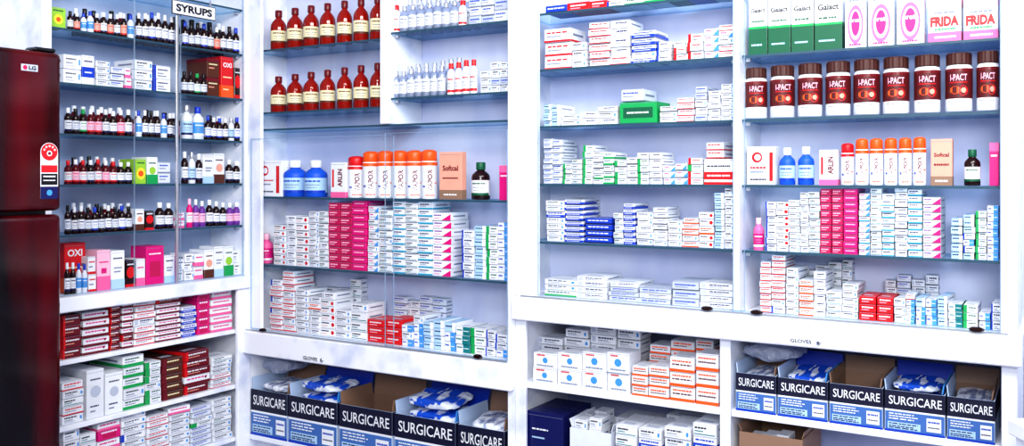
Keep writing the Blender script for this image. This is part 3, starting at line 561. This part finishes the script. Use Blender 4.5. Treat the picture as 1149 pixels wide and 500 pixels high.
def surg(u,wd,d,h,dz,content,i):
    t=.003; b=MB(); W=BW
    b.box(-wd/2,wd/2,0,t,0,h,'cardb'); b.box(-wd/2,wd/2,d-t,d,0,h,'kraft'); b.box(-wd/2,-wd/2+t,t,d-t,0,h,'kraft' if content==3 else 'cardb'); b.box(wd/2-t,wd/2,t,d-t,0,h,'cardb'); b.box(-wd/2+t,wd/2-t,t,d-t,0,t,'kraft')
    b.rect(-wd/2,wd/2,h*.54,h,'bandn',-.0005); b.add([(wd/2+.0005,0,h*.54),(wd/2+.0005,d,h*.54),(wd/2+.0005,d,h),(wd/2+.0005,0,h)],[(0,1,2,3)],'bandn')
    b.text("SURGICARE",wd*.01,h*.77,wd*.88,h*.21,'white',-.0012,bold=.008)
    b.rect(-wd/2,wd/2,h*.5,h*.54,'white',-.0006); b.rect(-wd*.49,wd*.49,h*.04,h*.49,'panelb',-.0005); b.rect(-wd*.45,wd*.1,h*.07,h*.24,'pale',-.0007)
    for q,zz in enumerate((.44,.38,.32,.2,.14,.1)): b.bars(-wd*.43,wd*(.0+.06*(q%2)),h*zz,h*.026,'white' if q<3 else 'navy',-.0009)
    b.rect(wd*.2,wd*.44,h*.1,h*.42,'white',-.0009); b.bars(wd*.22,wd*.42,h*.33,h*.04,'blue',-.0012); b.bars(wd*.22,wd*.42,h*.2,h*.03,'dgrey',-.0012)
    b.rect(-wd/2,wd/2,0,h*.05,'blue',-.0008)
    o=obj("glove_carton",b.mesh("glove_carton"),W.p(u,.002,dz+.0006),W.rz,None,"open blue and navy carton reading SURGICARE, on lower shelf","cardboard box","surgical glove cartons in a row")
    def flap(a,base,size,ang,axis):
        m=MB(); m.box(-size[0]/2,size[0]/2,0,.003,0,size[1],a); m.rect(-size[0]/2+.004,size[0]/2-.004,size[1]*.3,size[1]*.8,'pale' if a!='kraft' else 'cardb',.0034)
        f=obj("flap",m.mesh("flap"),base,0,o); f.rotation_euler=(ang,0,axis)
    flap('blue' if i%2 else 'kraft',(0,d-.003,h),(wd*.98,h*.42),-.35+.1*(i%3),0)
    flap('kraft' if content==3 else 'cardb',(-wd/2+.003,d/2,h),(d*.9,h*.24),-.12,math.pi/2)
    flap('skyb' if i%2 else 'kraft',(wd/2-.006,d/2,h),(d*.9,h*.22),.15,math.pi/2)
    sx=wd*.84/.15
    for q in range(1 if content==3 else 4):
        me=PK[content] if (q or content==3) else PK[1]
        p=obj("glove_packet",me,W.p(u+R(-.002,.002),.002+d*.5,dz+h*.2+.034*sx*q+(h-.108)*.35),W.rz+R(-.08,.08),None,("blue and white printed" if (q and content==0) else "dark grey" if me==PK[3] else "clear whitish")+" plastic packet of surgical gloves in carton","glove packet","packets of surgical gloves")
        p.scale=(sx*.92,d*.74/.15,sx*.75); p.rotation_euler[0]=R(0,.12)
for i,(x0,x1,c) in enumerate(((281,322,2),(323,378,0),(380,440,3),(442,511,0),(513,566,1))):
    ua,ub=BW.u(x0),BW.u(x1)
    surg((ua+ub)/2,ub-ua-.003,.2,.182,-1.03,c,i)
for i,(x0,x1,c) in enumerate(((825,871,2),(872,929,0),(930,991,3),(992,1061,0),(1062,1117,1))):
    ua,ub=BW.u(x0),BW.u(x1)
    surg((ua+ub)/2,ub-ua-.003,.2,.108,-.67,c,i)
bag=crumple("glove_bag",.15,.15,.05,"clear_plastic",21,.014)
o=obj("glove_bag",bag,BW.p(BW.u(318,.1),.12,-.79),BW.rz+.1,None,"crumpled clear plastic bag of gloves resting on carton","plastic bag")
o=obj("glove_bag",bag,BW.p(BW.u(868,.1),.12,-.535),BW.rz-.1,None,"crumpled clear plastic bag of gloves resting on carton","plastic bag"); o.scale=(1.0,.9,.8)
g="dressing cartons on the lower shelf"
for x0,x1,t,n,k,w in ((597,624,397,2,'cube',.01),(624.5,652,397,2,'cube',.01),(652.5,680,396,2,'cube',.01),(680.5,706,396,2,'cube',.01),(602,631,378,5,'w8',.12),(632,661,367,6,'w2',.12),(662,691,367,6,'w8',.12),(692,718,370,6,'w2',.12),
    (708,726,412,3,'oran',.01),(727,750,411,3,'oran',.01),(751,779,400,3,'oran',.01),(780,806,396,3,'oran',.01),(728,751,388,5,'oran',.12),(752,779,384,5,'wo',.12),(780,800,382,5,'oran',.12)):
    stack(BW,-.67,x0,x1,t,n,k,w,.09,wl,g,[k,'w2','w1'] if k in('w8','w2') else None)
stack(BW,-.95,591,632,463,1,'navyb',.01,.2,"on bottom shelf",None)
gb="small cartons on the bottom shelf"
for x0,x1,t in ((690,714,478),(716,742,484),(745,775,478),(777,804,474)): stack(BW,-.95,x0,x1,t,6,random.choice(['w2','w8','w6']),.01,.15,"on bottom shelf",gb,['w2','w6','wb2','wr2'])
for x0,x1,t in ((690,740,468),(745,800,470)): stack(BW,-.95,x0,x1,t,6,'w8',.18,.12,"on bottom shelf",gb,['w2','w6'])
def opencarton(u,wd,d,h,dz,mat,lab,inner=None,fl=.18):
    t=.003; b=MB(); inner=inner or mat
    b.box(-wd/2,wd/2,0,t,0,h,mat); b.box(-wd/2,wd/2,d-t,d,0,h,inner); b.box(-wd/2,-wd/2+t,t,d-t,0,h,inner); b.box(wd/2-t,wd/2,t,d-t,0,h,mat); b.box(-wd/2+t,wd/2-t,t,d-t,0,t,inner)
    b.bars(-wd*.35,wd*.3,h*.6,h*.06,'grey',-.0008)
    o=obj("open_carton",b.mesh("open_carton"),BW.p(u,.01,dz+.0006),BW.rz,None,lab,"cardboard box")
    for s in (-1,1):
        m=MB(); m.box(0,wd*fl,.01,d-.01,0,.002,inner); f=obj("flap",m.mesh("flap"),(s*(wd/2-.003),0,h+.001),0,o); f.rotation_euler[1]=-(1.25 if s>0 else 1.9)
ua,ub=BW.u(636),BW.u(686); opencarton((ua+ub)/2,ub-ua-.012,.2,.15,-.95,'offwhite',"open white cardboard carton on the bottom shelf")
for x0,x1 in ((644,658),(660,674)): stack(BW,-.946,x0,x1,470,5,'w2',.03,.07,"inside open white carton",None,['w2','w1','w6']); stack(BW,-.946,x0+6,x1+6,462,6,'w8',.12,.06,"inside open white carton",None,['w2','w1','w6'])
ua,ub=BW.u(826),BW.u(902); opencarton((ua+ub)/2,ub-ua-.012,.22,.218,-.95,'kraft',"open brown cardboard carton on the bottom shelf",'kraft',.11)
for x0,x1 in ((838,853),(854,869),(870,885)): stack(BW,-.946,x0,x1,488,6,'w2',.03,.07,"inside open brown carton",None,['w2','wb2','wr2'])

# ------------------------------------------------------------------ refrigerator
m0=.45; FW=Wall((C0[0]-m0*LW.n[0],C0[1]-m0*LW.n[1]),LW.e,LW.n)
vr=FW.u(69.5); ztop=EYE+.338; wf=.72
FR=bpy.data.objects.new("refrigerator",None); COL.objects.link(FR); p=FW.p(vr,0,0); FR.location=(p[0],p[1],0); FR.rotation_euler[2]=FW.rz
FR["label"]="tall glossy dark maroon two-door refrigerator with energy rating sticker"; FR["category"]="refrigerator"
zs=EYE+FW.dz(69,238)
def fp(name,x0,x1,y0,y1,z0,z1,mat,bev=0,seg=1,label=None):
    b=MB(); b.box(x0,x1,y0,y1,z0,z1,mat,bev,seg); return obj(name,b.mesh(name),parent=FR,label=label)
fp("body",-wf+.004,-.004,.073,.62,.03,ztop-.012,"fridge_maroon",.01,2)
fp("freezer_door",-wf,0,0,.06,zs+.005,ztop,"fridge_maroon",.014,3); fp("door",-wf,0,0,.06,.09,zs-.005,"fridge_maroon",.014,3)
fp("gasket",-wf+.01,-.01,.0605,.0725,.1,ztop-.02,"black"); fp("kick_plate",-wf+.02,-.02,.05,.072,.01,.085,"black")
for a,c in ((zs+.012,zs+.03),(zs-.03,zs-.012)): fp("handle",-wf+.05,-wf+.3,-.012,.004,a,c,"silver",.004,2,"slim silver door handle")
for x in (-wf+.05,-.05): fp("foot",x-.02,x+.02,.1,.14,0,.035,"black")
fp("hinge_cover",-.07,-.01,.01,.06,ztop+.0005,ztop+.012,"black",.004)
def F_u(x): return FW.u(x)-vr
b=MB(); lx=F_u(33); lz=EYE+FW.dz(33,76)
b.box(lx-.023,lx+.023,-.0015,0,lz-.009,lz+.009,"lgrey",.0006); b.oval(lx-.013,lz,.006,.006,'crimson',y=-.0026); b.text("LG",lx+.007,lz,.02,.011,'black',y=-.0026,bold=.04)
obj("badge",b.mesh("badge"),parent=FR,label="small silver badge reading LG")
b=MB(); ex=F_u(55); ez0=EYE+FW.dz(55,223); ez1=EYE+FW.dz(55,160); eh=ez1-ez0; ew=.05
pts=[]; n=10
for i in range(n+1):
    a=math.pi*i/n; pts.append((ex+ew/2*math.cos(a),ez1-ew/2+ew/2*math.sin(a)))
pts=[(ex-ew/2,ez0),(ex+ew/2,ez0)]+pts
b.add([(x,-.0012,z) for x,z in pts],[tuple(range(len(pts)))],'white')
b.oval(ex,ez1-ew*.5,ew*.47,ew*.47,'red',y=-.0018); b.oval(ex,ez1-ew*.58,ew*.15,ew*.15,'white',y=-.0022); b.oval(ex,ez1-ew*.58,ew*.09,ew*.09,'maroon',y=-.0026)
for i in range(5):
    a=math.pi*(.12+.19*i); sx,sz=ex+ew*.32*math.cos(a),ez1-ew*.5+ew*.32*math.sin(a); st=[]
    for q in range(10):
        rr=.0042 if q%2==0 else .0018; st.append((sx+rr*math.cos(q*math.pi/5+1.57),-.003,sz+rr*math.sin(q*math.pi/5+1.57)))
    b.add(st,[tuple(range(10))],'white')
b.rect(ex-ew*.46,ex+ew*.46,ez0+eh*.47,ez0+eh*.6,'red',y=-.0018)
b.rect(ex-ew*.46,ex+ew*.46,ez0+eh*.25,ez0+eh*.45,'black',y=-.0018); b.bars(ex-ew*.35,ex+ew*.35,ez0+eh*.4,.004,'white',y=-.0024); b.bars(ex-ew*.35,ex+ew*.35,ez0+eh*.33,.003,'white',y=-.0024)
b.rect(ex-ew*.5,ex+ew*.5,ez0,ez0+eh*.22,'navy',y=-.0018); b.oval(ex,ez0+eh*.11,.008,.008,'skyb',y=-.0024)
obj("energy_sticker",b.mesh("energy_sticker"),parent=FR,label="white, red and black star-rating energy sticker")

# ------------------------------------------------------------------ counter with monitor at the edge
e=bpy.data.objects.new("counter_desk",None); COL.objects.link(e); e.location=(0.945,1.32,0); e["label"]="white counter desk with panel legs"; e["category"]="desk"
def dp(name,a,mat,par=e):
    b=MB(); b.box(*a,mat,.003); return obj(name,b.mesh(name),parent=par)
dp("desk_top",(0,.9,0,.42,1.06,1.09),PW); dp("leg",(.01,.04,.01,.41,0,1.0599),PW); dp("leg",(.86,.89,.01,.41,0,1.0599),PW)
m=bpy.data.objects.new("monitor",None); COL.objects.link(m); m.location=(1.0,1.66,1.0905); m.rotation_euler[2]=.35; m["label"]="dark grey computer monitor on the counter desk"; m["category"]="monitor"
dp("base",(-.02,.2,-.06,.06,0,.012),'dgrey',m); dp("stand",(.07,.11,-.01,.015,.012,.07),'dgrey',m); dp("screen_housing",(-.1,.3,-.025,-.005,.03,.18),'dgrey',m); dp("screen",(-.09,.29,-.028,-.0255,.04,.17),'black',m)

# ------------------------------------------------------------------ light
def area(name,loc,tgt,sx,sy,en,col):
    l=bpy.data.lights.new(name,'AREA'); l.shape='RECTANGLE'; l.size=sx; l.size_y=sy; l.energy=en; l.color=col
    o=bpy.data.objects.new(name,l); COL.objects.link(o); o.location=loc; o.rotation_euler=(Vector(tgt)-Vector(loc)).to_track_quat('-Z','Y').to_euler(); return o
area("area_light",(.3,1.0,2.85),(-.3,3.2,1.2),2.2,.4,76,(1,.99,.97))  # overhead ceiling lamp lighting the shelves
area("area_light",(-.2,-1.4,2.4),(.1,3,1.2),1.4,.8,84,(.97,.98,1))  # added front fill from behind the camera, imitating a flash; no ceiling fixture
w=bpy.data.worlds.new("world"); sc.world=w; w.use_nodes=True; w.node_tree.nodes["Background"].inputs[0].default_value=(.84,.9,1,1); w.node_tree.nodes["Background"].inputs[1].default_value=.5
print("objects",len(bpy.data.objects))
